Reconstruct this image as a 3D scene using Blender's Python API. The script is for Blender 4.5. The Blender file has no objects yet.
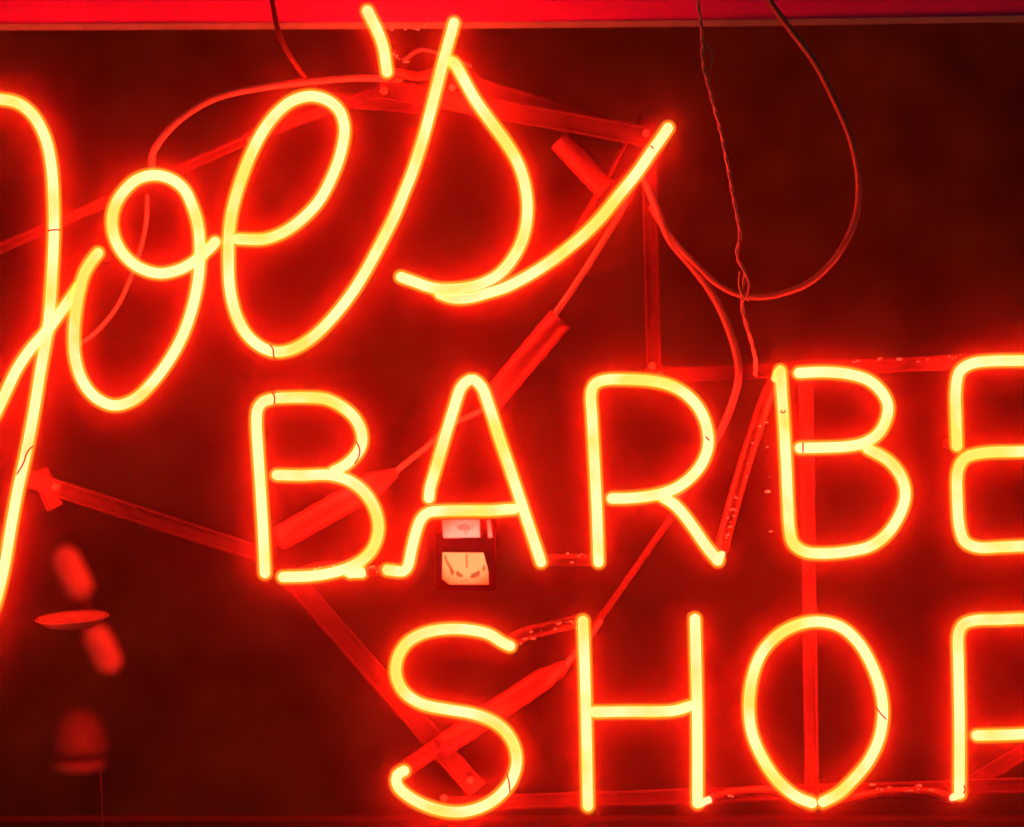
import bpy, bmesh, math, random
from mathutils import Vector, Matrix
random.seed(7)
S = bpy.context.scene
C = S.collection
D = 2.0                       # metres from the camera to the plane of the lit tubes; there one pixel is 1 mm

def P(px, py, d=0.0):
    """pixel of the photograph and depth in mm behind the tubes' plane -> point in metres"""
    y = d / 1000.0
    k = (D + y) / D
    return Vector(((px - 512) / 1000 * k, y, (413.5 - py) / 1000 * k))

# ------------------------------------------------------------------ materials
def new_mat(name):
    m = bpy.data.materials.new(name); m.use_nodes = True
    nt = m.node_tree; nt.nodes.clear()
    out = nt.nodes.new('ShaderNodeOutputMaterial')
    return m, nt, out

def paint(name, col, rough=0.5, metal=0.0, var=0.25, scale=40, bump=0.0, spec=0.5):
    m, nt, out = new_mat(name)
    b = nt.nodes.new('ShaderNodeBsdfPrincipled')
    tc = nt.nodes.new('ShaderNodeTexCoord')
    n = nt.nodes.new('ShaderNodeTexNoise'); n.inputs['Scale'].default_value = scale
    n.inputs['Detail'].default_value = 6; n.inputs['Roughness'].default_value = 0.6
    nt.links.new(tc.outputs['Object'], n.inputs['Vector'])
    r = nt.nodes.new('ShaderNodeValToRGB')
    r.color_ramp.elements[0].position = 0.3; r.color_ramp.elements[1].position = 0.72
    r.color_ramp.elements[0].color = (*[c * (1 - var) for c in col], 1)
    r.color_ramp.elements[1].color = (*[min(1, c * (1 + var)) for c in col], 1)
    nt.links.new(n.outputs['Fac'], r.inputs['Fac'])
    nt.links.new(r.outputs['Color'], b.inputs['Base Color'])
    b.inputs['Roughness'].default_value = rough
    b.inputs['Metallic'].default_value = metal
    b.inputs['Specular IOR Level'].default_value = spec
    if bump:
        bp = nt.nodes.new('ShaderNodeBump'); bp.inputs['Strength'].default_value = bump
        bp.inputs['Distance'].default_value = 0.002
        nt.links.new(n.outputs['Fac'], bp.inputs['Height']); nt.links.new(bp.outputs['Normal'], b.inputs['Normal'])
    nt.links.new(b.outputs[0], out.inputs['Surface'])
    return m

CORE = (132.0, 0.97, 0.48)
CORE_YELLOW = (132.0, 0.78, 0.14)     # thinner, yellower stretches of the discharge
def mat_core():
    m, nt, out = new_mat('glowing_neon_gas')
    e = nt.nodes.new('ShaderNodeEmission')
    tc = nt.nodes.new('ShaderNodeTexCoord')
    n = nt.nodes.new('ShaderNodeTexNoise'); n.inputs['Scale'].default_value = 22; n.inputs['Detail'].default_value = 2
    nt.links.new(tc.outputs['Object'], n.inputs['Vector'])
    mr = nt.nodes.new('ShaderNodeMapRange'); mr.inputs['From Min'].default_value = .3; mr.inputs['From Max'].default_value = .7
    mr.inputs['To Min'].default_value = .92; mr.inputs['To Max'].default_value = 1.08
    nt.links.new(n.outputs['Fac'], mr.inputs['Value']); nt.links.new(mr.outputs[0], e.inputs['Strength'])
    n2 = nt.nodes.new('ShaderNodeTexNoise'); n2.inputs['Scale'].default_value = 13; n2.inputs['Detail'].default_value = 3
    nt.links.new(tc.outputs['Object'], n2.inputs['Vector'])
    cr = nt.nodes.new('ShaderNodeMapRange'); cr.inputs['From Min'].default_value = .46; cr.inputs['From Max'].default_value = .62
    nt.links.new(n2.outputs['Fac'], cr.inputs['Value'])
    mc = nt.nodes.new('ShaderNodeMix'); mc.data_type = 'RGBA'
    mc.inputs[6].default_value = (*CORE, 1); mc.inputs[7].default_value = (*CORE_YELLOW, 1)
    nt.links.new(cr.outputs[0], mc.inputs[0]); nt.links.new(mc.outputs[2], e.inputs['Color'])
    nt.links.new(e.outputs[0], out.inputs['Surface'])
    m.cycles.emission_sampling = 'FRONT'
    return m
def mat_sleeve(name='neon_glass_tube', strength=34, gloss=.03):
    """the gas next to the glass wall glows more weakly: an emissive volume inside a clear skin"""
    m, nt, out = new_mat(name)
    e = nt.nodes.new('ShaderNodeEmission'); e.inputs['Color'].default_value = (1.0, 0.46, 0.02, 1)
    e.inputs['Strength'].default_value = strength
    nt.links.new(e.outputs[0], out.inputs['Volume'])
    tr = nt.nodes.new('ShaderNodeBsdfTransparent'); tr.inputs['Color'].default_value = (1, 1, 1, 1)
    gl = nt.nodes.new('ShaderNodeBsdfGlossy'); gl.inputs['Roughness'].default_value = .12
    mx = nt.nodes.new('ShaderNodeMixShader'); mx.inputs[0].default_value = gloss
    nt.links.new(tr.outputs[0], mx.inputs[1]); nt.links.new(gl.outputs[0], mx.inputs[2])
    nt.links.new(mx.outputs[0], out.inputs['Surface'])
    return m

M = dict(
    core=mat_core(), sleeve=mat_sleeve(), mid=mat_sleeve('neon_gas_fringe', 58, 0.0),
    black=paint('flaking_blockout_paint', (.04, .035, .035), .4, var=.5, scale=160, bump=.6),
    bar=paint('painted_steel', (.033, .022, .028), .45, var=.3, scale=60, bump=.2),
    boot=paint('rubber_electrode_boot', (.065, .035, .05), .5, var=.2, scale=50),
    cable=paint('cable_jacket', (.10, .17, .19), .35, var=.2, scale=50),
    darkcable=paint('dark_cable_jacket', (.02, .02, .02), .5),
    wire=paint('twisted_wire_metal', (.26, .40, .45), .4, var=.3, scale=300),
    beam=paint('painted_window_head', (.40, .04, .50), .6, var=.1, scale=12),
    lip=paint('bare_edge_trim', (.20, .50, .45), .5, var=.15, scale=60),
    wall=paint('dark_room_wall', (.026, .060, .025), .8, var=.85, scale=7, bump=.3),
    sill=paint('dark_sill_paint', (.016, .016, .018), .6),
    dish=paint('enamelled_dish', (.17, .19, .18), .15, var=.1),
    lampmetal=paint('dull_metal', (.20, .20, .20), .5, var=.2),
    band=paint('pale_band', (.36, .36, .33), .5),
    dome=paint('dome_enamel', (.10, .10, .09), .6, var=.2),
    white=paint('white_card', (.30, .36, .33), .8, var=.06, scale=200),
    yellow=paint('yellowed_card', (.17, .38, .15), .8, var=.10, scale=120),
    board=paint('matt_dark_board', (.006, .002, .002), .9, var=.1, spec=0.0),
    flake=paint('pale_paint_flakes', (.2, .7, .75), .6, var=.1),
    ink=paint('brown_ink', (.015, .08, .015), .8, var=.5, scale=500),
    pink=paint('faded_pink_ink', (.35, .16, .14), .8, var=.5, scale=500),
)

# ------------------------------------------------------------------ mesh helpers
def link(name, bm, mats, parent=None, smooth=True, label=None):
    me = bpy.data.meshes.new(name)
    bmesh.ops.recalc_face_normals(bm, faces=bm.faces)
    bm.to_mesh(me); bm.free()
    for p in me.polygons: p.use_smooth = smooth
    for m in (mats if isinstance(mats, (list, tuple)) else [mats]): me.materials.append(m)
    o = bpy.data.objects.new(name, me); C.objects.link(o)
    if parent: o.parent = parent
    if label: o['label'] = label
    return o
def tag(o, label, cat, group=None):
    o['label'] = label; o['category'] = cat
    if group: o['group'] = group
    return o
def empty(name, loc):
    o = bpy.data.objects.new(name, None); C.objects.link(o); o.location = loc; o.empty_display_size = .02
    return o

def spline(pts, step=0.004):
    """centripetal-ish Catmull-Rom through points, resampled evenly"""
    if len(pts) == 2:
        n = max(2, int((pts[1] - pts[0]).length / step))
        return [pts[0].lerp(pts[1], i / n) for i in range(n + 1)]
    q = [pts[0] * 2 - pts[1]] + list(pts) + [pts[-1] * 2 - pts[-2]]
    fine = []
    def kt(a, b): return max(1e-6, (b - a).length ** 0.5)
    for i in range(1, len(q) - 2):
        p0, p1, p2, p3 = q[i-1:i+3]
        t0 = 0; t1 = t0 + kt(p0, p1); t2 = t1 + kt(p1, p2); t3 = t2 + kt(p2, p3)
        n = max(3, int((p2 - p1).length / 0.001))
        for j in range(n):
            t = t1 + (t2 - t1) * j / n
            A1 = p0 * ((t1-t)/(t1-t0)) + p1 * ((t-t0)/(t1-t0))
            A2 = p1 * ((t2-t)/(t2-t1)) + p2 * ((t-t1)/(t2-t1))
            A3 = p2 * ((t3-t)/(t3-t2)) + p3 * ((t-t2)/(t3-t2))
            B1 = A1 * ((t2-t)/(t2-t0)) + A2 * ((t-t0)/(t2-t0))
            B2 = A2 * ((t3-t)/(t3-t1)) + A3 * ((t-t1)/(t3-t1))
            fine.append(B1 * ((t2-t)/(t2-t1)) + B2 * ((t-t1)/(t2-t1)))
    fine.append(pts[-1].copy())
    # smooth lightly, then resample
    for _ in range(10):
        fine = [fine[0]] + [(fine[k-1] + fine[k]*2 + fine[k+1]) / 4 for k in range(1, len(fine)-1)] + [fine[-1]]
    out = [fine[0]]; acc = 0
    for a, b in zip(fine, fine[1:]):
        acc += (b - a).length
        if acc >= step: out.append(b); acc = 0
    if (out[-1] - fine[-1]).length > 1e-5:
        if len(out) > 1 and (out[-1] - fine[-1]).length < step * .4: out[-1] = fine[-1]
        else: out.append(fine[-1])
    return out

def sweep(bm, path, r, seg=14, mi=0, round_ends=True, flat=1.0, rfun=None):
    """tube along path; round_ends adds hemispheres; rfun(t) scales the radius"""
    n = len(path)
    tans = []
    for i in range(n):
        a = path[max(0, i-1)]; b = path[min(n-1, i+1)]
        tans.append((b - a).normalized())
    up = Vector((0, 1, 0))
    if abs(tans[0].dot(up)) > .9: up = Vector((1, 0, 0))
    u = (up - tans[0] * up.dot(tans[0])).normalized()
    frames = [(path[0], tans[0], u)]
    for i in range(1, n):
        u = (u - tans[i] * u.dot(tans[i]))
        u = u.normalized() if u.length > 1e-6 else frames[-1][2]
        frames.append((path[i], tans[i], u))
    rings = []
    st = []
    if round_ends:
        for k in (80, 60, 35, 15): st.append((0, -math.sin(math.radians(k)), math.cos(math.radians(k))))
    for i in range(n): st.append((i, 0, 1))
    if round_ends:
        for k in (15, 35, 60, 80): st.append((n-1, math.sin(math.radians(k)), math.cos(math.radians(k))))
    for i, off, rs in st:
        p, t, u = frames[i]; v = t.cross(u)
        rr = r * rs * (rfun(i / (n-1)) if rfun else 1)
        c = p + t * off * r
        rings.append([bm.verts.new(c + (u * math.cos(2*math.pi*k/seg) * flat + v * math.sin(2*math.pi*k/seg)) * rr) for k in range(seg)])
    fs = []
    for a, b in zip(rings, rings[1:]):
        for k in range(seg):
            fs.append(bm.faces.new((a[k], a[(k+1) % seg], b[(k+1) % seg], b[k])))
    fs.append(bm.faces.new(rings[0][::-1])); fs.append(bm.faces.new(rings[-1]))
    for f in fs: f.material_index = mi
    return fs

def box(bm, c, sx, sy, sz, rot=None, bev=0.0, mi=0):
    r = bmesh.ops.create_cube(bm, size=1.0)
    vs = r['verts']
    bmesh.ops.scale(bm, vec=(sx, sy, sz), verts=vs)
    if bev:
        es = list({e for v in vs for e in v.link_edges})
        rb = bmesh.ops.bevel(bm, geom=es, offset=bev, segments=2, affect='EDGES', profile=.6)
        vs = list({v for f in rb['faces'] for v in f.verts} | {v for v in vs if v.is_valid})
    if rot is not None: bmesh.ops.rotate(bm, cent=(0, 0, 0), matrix=rot, verts=vs)
    bmesh.ops.translate(bm, vec=c, verts=vs)
    for v in vs:
        for f in v.link_faces: f.material_index = mi
    return vs

def lathe(bm, prof, seg=40, cent=Vector((0, 0, 0)), rot=None):
    rings = []
    vsall = []
    for r, z in prof:
        ring = [bm.verts.new(Vector((max(r, 1e-5) * math.cos(2*math.pi*k/seg), max(r, 1e-5) * math.sin(2*math.pi*k/seg), z))) for k in range(seg)]
        rings.append(ring); vsall += ring
    for a, b in zip(rings, rings[1:]):
        for k in range(seg): bm.faces.new((a[k], a[(k+1) % seg], b[(k+1) % seg], b[k]))
    bm.faces.new(rings[0]); bm.faces.new(rings[-1])
    if rot is not None: bmesh.ops.rotate(bm, cent=(0, 0, 0), matrix=rot, verts=vsall)
    bmesh.ops.translate(bm, vec=cent, verts=vsall)

# ------------------------------------------------------------------ the neon sign
sign = empty('neon_sign', P(512, 800, 45))
tag(sign, 'red neon sign reading Joe\'s BARBER SHOP on its steel frame, glowing yellow tubes', 'neon sign')
INV = Matrix.Translation(-sign.location)
def part(name, bm, mats, label=None, smooth=True, parent=None):
    o = link(name, bm, mats, None, smooth, label)
    o.parent = parent or sign
    if parent is None: o.matrix_parent_inverse = INV
    return o

R_OUT, R_CORE = 0.0088, 0.0050
FRAME_D = 52

def letter(name, label, strokes, stubs=()):
    """strokes: pixel polylines (x, y[, depth]).  An end whose depth is left at 0 gets a short bend back
    towards the frame, as tube benders make it, ending in blocked-out glass."""
    bm = bmesh.new()
    for st in strokes:
        opts = {}
        if isinstance(st, tuple): st, opts = st
        base = opts.get('d', 0)
        pts = [P(p[0], p[1], (p[2] if len(p) > 2 else 0) + base) for p in st]
        path = spline(pts, .0035)
        sweep(bm, path, R_OUT, 16, 0)
        sweep(bm, path, .0073, 14, 3)
        sweep(bm, path, R_CORE, 12, 1, rfun=None)
        for end in (0, -1):
            if opts.get('nostub'): continue
            if end == 0 and opts.get('nostart'): continue
            if end == -1 and opts.get('noend'): continue
            e = path[end]; inn = path[1 if end == 0 else -2]
            dirn = (e - inn).normalized()
            a = e + Vector((0, .004, 0))
            depth = FRAME_D / 1000 - .004
            b = Vector((e.x - dirn.x * .002, depth, e.z - dirn.z * .002))
            if b.y - a.y > .012:
                sweep(bm, spline([a, a.lerp(b, .5), b], .004), .0045, 10, 2)
    return part(name, bm, [M['sleeve'], M['core'], M['black'], M['mid']], label)

letter('script_letter', 'letter J in script, its right side and tail in the picture', [
    ([(-62,150),(-52,122),(-34,105),(-12,99),(2,99.5),(18,103),(33,115),(45,137),(51,163),(53.5,196),(54,230),(52,276),(48,327),(41,368),(34,411),(26,453),(18,489),(11,527),(3,573),(-8,612),(-24,640),(-46,655),(-72,650),(-92,626),(-94,590),(-80,545),(-58,498),(-30,452),(-8,420,4),(5,394,8),(16,371,12),(29,351,15),(41,337,17),(50,327,18),(60,313,18),(70,299,17),(78,288,17)], {'nostub': 1}),
])
letter('script_letter', 'letter o in script, second letter of the top word', [
    ([(98,253),(91,262),(85,272),(80,288),(76,310),(74,332),(75,357),(82,380),(95,397),(114,405.5),(135,399),(152,383),(168,362),(182,337),(192,309),(198,281),(200,251),(198,225),(192,205),(184,189),(171,179),(155,175),(138,179),(124,191),(115,206),(112,221),(115,239),(125,256),(140,268),(160,273.5),(178,270,4),(192,263,10),(203,254,14),(212,246,15),(215,242,16)], {'noend': 1}),
])
letter('script_letter', 'letter e in script, its last stroke running up to the letter s', [
    ([(238,239,10),(250,239.5,9),(265,239,4),(283,232.5),(301,220),(319,201),(332,177),(341,152),(344.5,127),(339,110),(327,100),(311,96),(293,100.5),(278,112),(265,128),(252,152),(240,183),(232,212),(229,235),(228.5,256),(230,289),(237,317),(248,336),(263,348),(276,352),(293,349),(313,337),(334,316),(352,293),(367,269),(382,241),(395,215),(404,193),(412,173),(425,132),(435,94),(444,59),(454,23)], {'nostart': 1}),
])
letter('apostrophe', 'short bent apostrophe tube above the script word', [
    [(367.5,11),(371,18),(377,30),(383,46),(385.5,60),(387,72)],
])
letter('script_letter', 'letter s in script with a long swash rising to the right', [
    ([(453,62,10),(457,67,8),(463,78,4),(476,101),(491,122),(507,144),(518,163),(525,185),(527.5,212),(523,238),(513,258),(498,275),(478,285),(453,289),(433,288),(415,282),(401,277)], {'nostart': 1}),
    ([(668,128),(660,140),(652,151),(637,173),(619,195),(604,214),(588,231),(572,245),(554,259),(533,273),(513,284),(504,288,2),(486,293.5,7),(468,298,9),(452,298,10),(440,294,12)], {'noend': 1}),
])
letter('block_letter', 'first letter B of the middle word', [
    ([(272,399),(264,401),(258,408),(256.5,420),(258,450),(260,480),(263,530),(265,573)]),
    ([(278,398),(290,397.5),(310,397.5),(326,399),(341,406),(354,417),(361,430),(362,443),(356,455,5),(344,466,10),(334,471,12)], {'noend': 1}),
    ([(277,475),(301,475.5),(330,475),(350,481),(366,494),(376,512),(378.5,531),(372,550),(358,563),(337,571.5),(311,576),(283,577)]),
])
letter('connecting_tube', 'short lit stub between the first B and the A', [
    ([(350,573,14),(356,572.5,12),(362,572.5,10)], {'nostart': 1}),
])
letter('block_letter', 'letter A of the middle word with its foot turned left', [
    ([(387,570,4),(396,571,2),(404,571.5),(408,566),(411,552),(416,532),(421,519),(428,512.5),(440,511),(466,510.5),(492,510.5),(505,509.5,6),(514,509,12)], {'noend': 1}),
    ([(429,498),(430,488),(433,478),(443,444),(454,408),(462,386),(472,379),(481,386),(489,406),(499,437),(510,469),(525,514),(541,562)]),
])
letter('block_letter', 'letter R of the middle word', [
    [(598.5,562),(597,514),(594.5,463),(592,415),(591,394),(594,385),(602,380.5),(632,379.5),(655,381.5),(672,386),(687,395),(700,410),(707,428),(708,447),(701,465),(688,480),(672,490),(655,495),(632,498),(612,498.5)],
    ([(664,498,12),(671,502,8),(679,509,2),(693,527),(706,546),(718,560.5)], {'nostart': 1}),
])
letter('block_letter', 'second letter B of the middle word', [
    [(780.5,371),(782,395),(784,425),(786,460),(788,505),(789.5,528),(793,543),(804,551.5),(822,553.5),(848,551.5),(871,546),(888,533),(901,512),(905.5,494),(901,476),(889,461),(878,454,5),(868,449,11)],
    [(799,373),(822,372),(848,374),(868,380),(881,391),(888,405),(886,420),(878,434),(864,443),(846,446.5),(825,447.5),(800,448)],
])
letter('block_letter', 'letter E cut by the right edge of the picture', [
    [(1062,359),(1024,360.5),(992,361),(972,363.5),(960,371),(956,388),(956,415),(957,446)],
    [(1052,450),(1024,451.5),(982,453),(965,458,0),(958,470),(957.5,502),(959.5,527),(965,542),(978,547.5),(1000,547),(1024,546),(1062,544)],
])
letter('block_letter', 'letter S at the start of the bottom word', [
    [(510,646),(503,643),(490,634.5),(471,630),(448,629),(426,632.5),(408,642),(398,657),(396,675),(404,692),(422,704),(448,709.5),(474,714),(494,722),(507,733),(515,748),(516.5,765),(510,783),(493,801),(471,810.5),(451,812),(429,807),(408,796),(397,785),(397,775),(404,771)],
])
letter('block_letter', 'letter H of the bottom word', [
    [(583,621),(584.5,660),(586,711),(587,760),(588,806)],
    ([(594,712,8),(602,712,3),(627,711.5),(660,711.5),(675,710.5,1),(690,706,10)], {'nostub': 1}),
    [(695,619),(696,660),(697,706),(697.5,760),(697.5,803)],
])
letter('block_letter', 'round letter O of the bottom word, open at its base', [
    [(812,803),(797,797),(778,781),(763,759),(752,733),(749,705),(753,675),(763,651),(779,634.5),(797,625),(817,621.5),(840,626.5),(858,642),(873,668),(881,693),(883,714),(879,739),(868,762),(853,780),(838,794),(823,802)],
])
letter('block_letter', 'letter P cut by the right edge of the picture', [
    ([(959.5,794),(959.5,718),(958.5,660),(958.5,634),(963,624.5),(974,620.5),(1000,619.5),(1030,619),(1060,626),(1076,650),(1078,680),(1068,712),(1044,731),(1024,734),(1000,735),(977,735.5)]),
])
# small lit nubs where tubes double back
for lab, st in (('lit nub behind the second B', [(774,384,14),(776,374,8),(780,369,3)]),
                ('lit nub at the foot of the R', [(716,561,3),(721,557,8),(722,551,15)]),
                ('lit nub at the foot of the H', [(700,804,3),(706,801,8),(711,799,14)]),
                ('lit nub at the foot of the P', [(956,796,4),(952,798,9)])):
    bm = bmesh.new(); p = spline([P(*q) for q in st], .003)
    sweep(bm, p, .0052, 14, 0); sweep(bm, p, .0034, 10, 1)
    part('tube_bend', bm, [M['sleeve'], M['core']], lab)

# painted-out glass between the lit strokes
def painted(st, r=.0066, label=None):
    bm = bmesh.new(); p = spline([P(*q) for q in st], .004)
    sweep(bm, p, r, 14, 0)
    return part('painted_tube', bm, M['black'], label)
painted([(722,548,17),(727,528,20),(740,480,22),(755,432,22),(768,395,20),(773,385,16)], .0075, 'dark painted tube leaning between R and B')
painted([(545,560,8),(556,560,14),(580,560,14),(596,560,8)], .0062)
painted([(514,640,10),(524,634,14),(548,628,16),(572,622,14),(581,620,9)], .0072)
painted([(363,572,12),(374,570.5,12),(386,570,6)], .0050)
painted([(820,803,12),(840,800,18),(890,793,20),(930,793,20),(952,798,12)], .0055)
painted([(440,72,20),(420,76,26),(402,74,24),(390,72,12)], .0050)
painted([(714,798,14),(740,792,22),(790,792,24),(806,800,12)], .0055)
painted([(287,577,20),(310,569,24),(335,566,22),(352,572,16)], .0052)
painted([(802,372,16),(790,371,16),(782,372,12)], .0048)
painted([(977,735,14),(966,735,14)], .0048)

# flaked paint edge spots along the painted glass
def flecks(p0, p1, n, spread, d):
    bm = bmesh.new()
    for i in range(n):
        t = random.random()
        x = p0[0] + (p1[0]-p0[0])*t + random.uniform(-spread, spread); y = p0[1] + (p1[1]-p0[1])*t + random.uniform(-spread, spread)
        c = P(x, y, d); s = random.uniform(.0006, .0016)
        r = bmesh.ops.create_icosphere(bm, subdivisions=1, radius=s)
        bmesh.ops.scale(bm, vec=(random.uniform(.6, 2.6), .35, random.uniform(.5, 1.2)), verts=r['verts'])
        bmesh.ops.translate(bm, vec=c, verts=r['verts'])
    return bm

for st in ([(270,345),(274,350),(273,356),(276,360)], [(48,231),(54,229.5),(60,230)], [(33,446),(27,452),(24,462),(17,474)],
           [(356,441),(360,450),(358,459),(355,463)], [(507,774),(509,782),(510,792)], [(876,707),(881,714),(886,719)],
           [(272,392),(275,397),(274,403)], [(803,443),(803,452)], [(964,793),(966,789),(964,786)], [(781,411),(783,415),(785,411)], [(706,437),(709,440)], [(651,146),(653,148)]):
    bm = bmesh.new(); sweep(bm, spline([P(x, y, -8.9) for x, y in st], .002), .0008, 6, 0)
    part('glass_seam', bm, M['ink'])
def fleck_part(*segs):
    bm = bmesh.new()
    for sg in segs:
        b2 = flecks(*sg); me = bpy.data.meshes.new('tmp'); b2.to_mesh(me); b2.free(); bm.from_mesh(me); bpy.data.meshes.remove(me)
    o = part('paint_flakes', bm, M['flake'], 'pale flakes and specks of old paint on the sign'); o['kind'] = 'stuff'
fleck_part(((726,540),(766,400),9,5,12), ((726,545),(738,490),12,2,10), ((766,410),(774,560),6,3,14), ((518,641),(574,622),16,6,6),
           ((868,788),(950,790),16,4,12), ((700,800),(740,796),8,3,12), ((370,570),(386,568),8,3,2), ((380,30),(446,20),8,7,40),
           ((395,52),(404,66),8,4,40), ((840,364),(960,356),12,3,46), ((548,560),(590,556),8,5,8),
           ((286,577),(340,566),6,3,14))
# ---- frame
def bar(a, b, w, d=FRAME_D, t=.006, name='frame_bar', mat='bar', label=None):
    A = P(*a, d); B = P(*b, d)
    v = B - A; L = v.length
    ang = math.atan2(v.z, v.x)
    bm = bmesh.new()
    # channel-section bar: a web and two raised lips
    rot = Matrix.Rotation(-ang, 3, 'Y')
    c = (A + B) / 2
    W = w / 1000
    if w <= 8:
        sweep(bm, [A.lerp(B, i / 20) for i in range(21)], W / 2, 12)
        return part('frame_rod', bm, M[mat], label)
    box(bm, c, L, t * .5, W, rot, .0006)
    for s in (-1, 1):
        off = rot @ Vector((0, -t * .45, s * (W / 2 - .0012)))
        box(bm, c + off, L - .001, t * .25, .0028, rot, .0005)
    return part(name, bm, M[mat], label, smooth=False)
bar((-30,262), (265,132), 10, 84)
bar((245,139), (400,84), 11, 78)
bar((380,88), (650,137), 20, 57)
bar((450,78), (648,140), 18, 70)
bar((648,120), (654,372), 15, 62)
bar((646,376), (1070,357), 15, 54)
bar((20,476), (266,556), 17, 60)
bar((40,470), (56,508), 18, 67)
bar((286,572), (478,790), 21, 56)
bar((440,804), (1060,784), 15, 62)
bar((805.5,366), (812,812), 14, 69)
bar((945,800), (1050,735), 16, 75)
bar((640,120), (560,262), 7, 78)
bar((672,516), (560,676), 7, 82)
bar((330,100), (440,108), 14, 80)

for x, y in ((646,133), (652,366), (452,88), (384,91), (250,140), (56,487), (262,553), (292,577), (470,780), (444,798), (812,795), (806,372), (952,788), (660,374)):
    bm = bmesh.new(); lathe(bm, [(.0042, 0), (.0042, .0022), (.0032, .0034), (.001, .0036)], 6, P(x, y, FRAME_D - 6), Matrix.Rotation(math.radians(90), 3, 'X'))
    part('bolt', bm, M['lampmetal'], None, False)

# ---- electrode boots (rubber sleeves) and their cables
def boot(a, b, w, d, taper_b=0, label=None):
    A = P(*a, d); B = P(*b, d); v = (B - A)
    bm = bmesh.new(); n = 18
    path = [A.lerp(B, i / n) for i in range(n + 1)]
    def rf(t):
        k = 1.0
        if t > .82 and taper_b: k = 1 - (t - .82) / .18 * .62
        if t < .05: k *= .9
        return k * (1 + .03 * math.sin(t * 40))
    sweep(bm, path, w / 2000, 18, 0, round_ends=False, rfun=rf)
    return part('electrode_boot', bm, M['boot'], label)
boot((485,408), (560,319), 27, 40, 0, 'thick red sleeve between the script and the A')
boot((277,540), (396,472), 27, 44, 1, 'thick red sleeve behind the first B')
boot((395,776), (440,745), 18, 50, 0)
boot((440,748), (566,664), 24, 44, 1, 'thick red sleeve behind the S')
boot((559,140), (606,190), 24, 66, 0, 'short dim sleeve under the swash')

def cable(st, r, name='cable', mat='cable', label=None, p=True):
    bm = bmesh.new(); path = spline([P(*q) for q in st], .004)
    sweep(bm, path, r, 10, 0)
    if p: return part(name, bm, M[mat], label)
    return link(name, bm, M[mat], None, True)
cable([(552,318,40),(565,300,42),(582,275,46),(600,246,50),(625,205,56),(640,170,60)], .0035)
cable([(394,473,44),(410,460,46),(428,446,50),(450,425,54),(478,412,58),(494,398,60)], .0030)
cable([(152,166,60),(152,156,56),(162,138,52),(183,117,50),(216,98,50),(260,88,50),(310,82,52),(360,78,54),(400,80,56)], .0038)
cable([(147,196,66),(147,215,66),(143,240,66),(132,274,66),(117,307,66),(94,334,68),(70,350,70)], .0022)
cable([(640,170,50),(655,205,50),(670,240,50),(693,268,50),(711,292,50),(726,322,50),(736,352,48),(739,373,46),(735,395,48),(722,428,52),(700,465,60),(672,505,68)], .0040)
cable([(566,664,44),(590,636,60),(600,622,70)], .0030)
cable([(404,60,60),(420,50,58),(452,58,50),(470,66,46)], .0020)

# ------------------------------------------------------------------ things hanging round the sign
o = cable([(764,-8,10),(777,12,16),(789,28,20),(815,63,24),(835,102,28),(850,137,30),(858,173,32),(857.5,208,34),(850,233,34),(833,261,36),(807,284,38),(784,293,40),(764,297,42),(740,295,44),(716,283,44),(698,266,46),(678,246,48),(664,228,52),(652,208,60)], .0034, 'power_cable', 'cable', p=False)
tag(o, 'smooth cable looping from the window head down and back to the sign frame', 'cable')
o = cable([(270,-10,44),(273,5,42),(278,30,40),(288,53,44),(301,72,52),(310,84,58)], .0028, 'electric_cord', 'darkcable', p=False)
tag(o, 'short dark cord hanging over the window head behind the script e', 'cord')

# thin twisted wire: two strands round each other
def twisted(st, r, turns, name):
    base = spline([P(*q) for q in st], .0015)
    bm = bmesh.new(); n = len(base)
    for ph in (0, math.pi):
        pts = []
        for i, p in enumerate(base):
            a = ph + turns * 2 * math.pi * i / n
            pts.append(p + Vector((math.cos(a), math.sin(a), 0)) * r * .6)
        sweep(bm, pts, r, 6, 0)
    # knots and loose ends
    for q in (([(703,43,-0),(711,50,2),(712.5,60,2),(709,70,0)]), ([(738,260,10),(742,268,6),(747,276,6),(749,285,8),(746,297,8),(742,302,10)]),
              ([(740,272,12),(739,285,10),(743,296,8),(748,300,10)]), ([(753,348,18),(757,362,22),(756,376,26)])):
        sweep(bm, spline([P(*x) for x in q], .002), r * .9, 6, 0)
    return link(name, bm, M['wire'])
o = twisted([(697,-8,0),(699,10,0),(702,33,0),(703,63,0),(708,84,1),(714,106,2),(720,128,2),(725,152,2),(729,172,3),(734,200,4),(738,220,5),(740,236,6),(737,252,8),(738,260,10),(745,272,10),(743,288,10),(742,302,12),(743,312,12),(746,324,14),(752,344,18),(755,358,26),(755,374,40)], .0013, 13, 'hanging_wire')
tag(o, 'thin twisted wire with a knot, hanging from the window head to the frame', 'wire')

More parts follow.
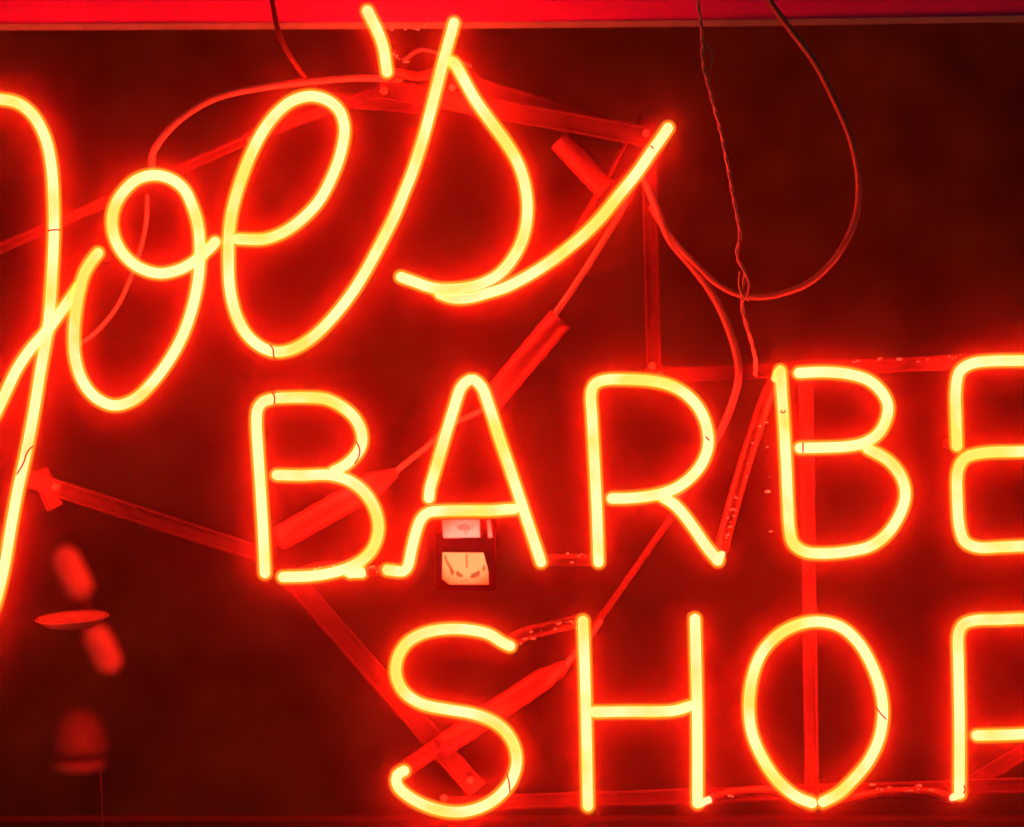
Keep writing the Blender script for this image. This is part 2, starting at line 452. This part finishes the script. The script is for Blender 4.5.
# paper cards on a thread behind the A
def card(name, outline, d, mat, marks, label, cat, smat):
    root = None
    bm = bmesh.new()
    vs = [bm.verts.new(P(x, y, d)) for x, y in outline]
    f = bm.faces.new(vs)
    r = bmesh.ops.extrude_face_region(bm, geom=[f])
    bmesh.ops.translate(bm, vec=(0, .0007, 0), verts=[v for v in r['geom'] if isinstance(v, bmesh.types.BMVert)])
    o = link(name, bm, M[mat], None, False)
    tag(o, label, cat)
    if marks:
        bm = bmesh.new()
        for mk in marks:
            vs = [bm.verts.new(P(x, y, d - .5)) for x, y in mk]
            f = bm.faces.new(vs)
            r = bmesh.ops.extrude_face_region(bm, geom=[f])
            bmesh.ops.translate(bm, vec=(0, .0003, 0), verts=[v for v in r['geom'] if isinstance(v, bmesh.types.BMVert)])
        link('printed_marks', bm, M[smat], o, False)
    return o
CD = 74
def z1(x, y): return (430 + x / 9.61, 510 + y / 9.61)
card('paper_card', [z1(120,408), z1(515,412), z1(530,480), z1(560,585), z1(565,715), z1(185,715), z1(118,660)], CD, 'yellow', [
    [z1(138,435), z1(155,432), z1(165,480), z1(205,540), z1(235,595), z1(222,630), z1(205,622), z1(180,550), z1(145,490)],
    [z1(345,425), z1(362,425), z1(360,555), z1(345,555)],
    [z1(252,585), z1(275,590), z1(318,630), z1(310,648), z1(265,640), z1(248,612)],
    [z1(380,648), z1(405,610), z1(445,595), z1(470,578), z1(482,590), z1(478,635), z1(440,650), z1(400,655)],
    [z1(520,520), z1(532,545), z1(525,590), z1(508,590), z1(502,570)],
    [z1(300,675), z1(318,678), z1(316,692), z1(302,690)],
    [z1(345,668), z1(365,668), z1(362,684), z1(346,684)],
], 'yellow cut paper card with brown ink strokes below the A crossbar', 'card', 'ink')
card('paper_label', [z1(112,95), z1(475,92), z1(480,262), z1(130,268)], CD, 'white', [
    [z1(255,160), z1(290,140), z1(330,130), z1(375,140), z1(395,170), z1(370,205), z1(320,200), z1(270,190)],
    [z1(402,125), z1(414,125), z1(414,190), z1(402,190)],
    [z1(335,205), z1(350,205), z1(350,240), z1(335,240)],
], 'white rectangular label with a faded pink smudge, just under the A crossbar', 'label', 'pink')
card('paper_strip', [z1(545,95), z1(580,100), z1(600,262), z1(562,266)], CD, 'white', None,
     'narrow pale strip to the right of the white label', 'paper strip', 'pink')
bm = bmesh.new(); box(bm, P(466, 552, CD + 4), 0.062, .003, .080, None, .001)  # added board, keeps the card spot's spill off the wall
o = link('spill_stop_board', bm, M['board'], None, False); tag(o, 'small dark board added behind the yellow card and white label to stop stray light', 'board')
# ------------------------------------------------------------------ lower left: dish, slanted lit rod, dome lamp
bm = bmesh.new()
prof = [(0.004, -.0085), (.022, -.0080), (.030, -.0045), (.0375, .0020), (.0385, .0032), (.037, .0036), (.030, -.0015), (.015, -.0035), (0.001, -.0038)]
lathe(bm, prof, 48, P(72.5, 620, 95), Matrix.Rotation(math.radians(-2.5), 3, 'Y') @ Matrix.Rotation(math.radians(4), 3, 'X'))
o = link('shallow_dish', bm, M['dish']); tag(o, 'shallow pale dish seen edge-on at lower left, below the script J', 'dish')

DB = 700
def rodpart(a, b, r, mi):
    A = P(*a, DB); B = P(*b, DB)
    bm = bmesh.new(); sweep(bm, [A.lerp(B, i/8) for i in range(9)], r, 20, 0, round_ends=True, flat=.5)
    return bm
rod = link('slanted_post', rodpart((64,556), (112,668), .007, 0), M['darkcable'])
tag(rod, 'dark slanted post with two bright blurred bands, passing behind the dish', 'post')
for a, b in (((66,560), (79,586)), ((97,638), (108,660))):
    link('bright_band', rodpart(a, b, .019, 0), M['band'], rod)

dome = empty('dome_lamp', P(78, 768, DB)); tag(dome, 'dim blurred dome lamp with a lighter rim in the lower left corner', 'lamp')
Di = Matrix.Translation(-dome.location)
def dpart(name, bm, mat):
    o = link(name, bm, M[mat], dome); o.matrix_parent_inverse = Di; return o
bm = bmesh.new()
prof = [(.040, 0)] + [(.040 * math.cos(math.radians(a)), .055 * math.sin(math.radians(a)) + .004) for a in range(0, 91, 10)]
lathe(bm, prof, 36, P(78, 752, DB)); dpart('lamp_shade', bm, 'dome')
bm = bmesh.new(); lathe(bm, [(.033, -.006), (.036, -.003), (.036, .003), (.033, .005)], 36, P(78, 764, DB)); dpart('rim', bm, 'lampmetal')
bm = bmesh.new(); sweep(bm, spline([P(100,772,60), P(101.5,800,60), P(103,900,60)], .01), .0009, 8)
o = link('thin_rod', bm, M['boot']); tag(o, 'very thin upright rod standing on the sill at the lower left', 'rod')

# ------------------------------------------------------------------ setting: window head, sill, room wall
def slab(name, mat, pts, d0, d1, kind='structure', smooth=False):
    bm = bmesh.new()
    fr = [P(x, y, d0) for x, y in pts]
    a = [bm.verts.new(Vector((v.x, d0/1000, v.z))) for v in fr]
    b = [bm.verts.new(Vector((v.x, d1/1000, v.z))) for v in fr]
    bm.faces.new(a); bm.faces.new(b[::-1])
    n = len(a)
    for i in range(n): bm.faces.new((a[i], a[(i+1) % n], b[(i+1) % n], b[i]))
    es = [e for e in bm.edges if e.verts[0].co.y < (d0/1000 + 1e-5) and e.verts[1].co.y < (d0/1000 + 1e-5)]
    bmesh.ops.bevel(bm, geom=es, offset=.0004, segments=2, affect='EDGES')
    o = link(name, bm, M[mat], None, smooth)
    if kind: o['kind'] = kind
    return o
slab('window_head', 'beam', [(-400,24.5),(0,24.5),(512,22.5),(764,20),(1024,16),(1400,10),(1400,-300),(-400,-300)], 84, 106)
slab('window_head_trim', 'lip', [(-400,30),(0,30),(512,28),(764,25.5),(1024,21.5),(1400,15.5),(1400,9.5),(1024,15.5),(764,19.5),(512,22),(0,24),(-400,24)], 83, 84)
slab('window_sill', 'sill', [(-400,821),(1400,820),(1400,900),(-400,900)], 84, 110)
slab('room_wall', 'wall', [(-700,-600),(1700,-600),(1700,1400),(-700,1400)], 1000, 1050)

# ------------------------------------------------------------------ haze added to imitate camera bloom round the tubes
def haze():
    bm = bmesh.new(); box(bm, Vector((0, -.55, 0)), 5.6, 3.6, 4.4)
    m, nt, out = new_mat('bloom_haze')
    v = nt.nodes.new('ShaderNodeVolumePrincipled')
    v.inputs['Color'].default_value = (.98, .62, .60, 1)
    v.inputs['Density'].default_value = HAZE
    v.inputs['Anisotropy'].default_value = ANIS
    nt.links.new(v.outputs[0], out.inputs['Volume'])
    o = link('haze', bm, m, None, False); o['kind'] = 'stuff'

HAZE = .028; ANIS = .989
if HAZE > 0: haze()

# ------------------------------------------------------------------ added light for the paper cards, camera, world
L = bpy.data.lights.new('added_card_spot', 'SPOT'); L.energy = 26; L.color = (.6, 1, .8)  # added spot that brightens the cards, no visible lamp behind it
L.spot_size = math.radians(5.4); L.spot_blend = .45; L.shadow_soft_size = .01
lo = bpy.data.objects.new('added_card_spot', L); C.objects.link(lo)
lo.location = P(466, 552, -700)
lo.rotation_euler = (P(466, 552, CD) - lo.location).to_track_quat('-Z', 'Y').to_euler()

w = bpy.data.worlds.new('World'); S.world = w; w.use_nodes = True
w.node_tree.nodes['Background'].inputs[0].default_value = (.030, .035, .022, 1)
w.node_tree.nodes['Background'].inputs[1].default_value = .6

cam = bpy.data.cameras.new('camera'); co = bpy.data.objects.new('camera', cam); C.objects.link(co)
co.location = (0, -D, 0); co.rotation_euler = (math.radians(90), 0, 0)
cam.sensor_width = 36; cam.lens = 36 * D / 1.024
cam.clip_start = .05; cam.clip_end = 50
cam.dof.use_dof = True; cam.dof.focus_distance = D
cam.dof.aperture_fstop = (cam.lens / 1000) / .050
S.camera = co

S.view_settings.view_transform = 'Standard'; S.view_settings.look = 'None'
S.view_settings.exposure = 0; S.view_settings.gamma = 1
S.render.engine = 'CYCLES'
cy = S.cycles
cy.use_denoising = True
try: cy.denoiser = 'OPENIMAGEDENOISE'
except Exception: pass
cy.max_bounces = 3; cy.volume_bounces = 0; cy.diffuse_bounces = 1; cy.glossy_bounces = 1; cy.transparent_max_bounces = 48
cy.sample_clamp_indirect = 6; cy.sample_clamp_direct = 0
cy.use_light_tree = False; cy.time_limit = 1100
cy.use_adaptive_sampling = False
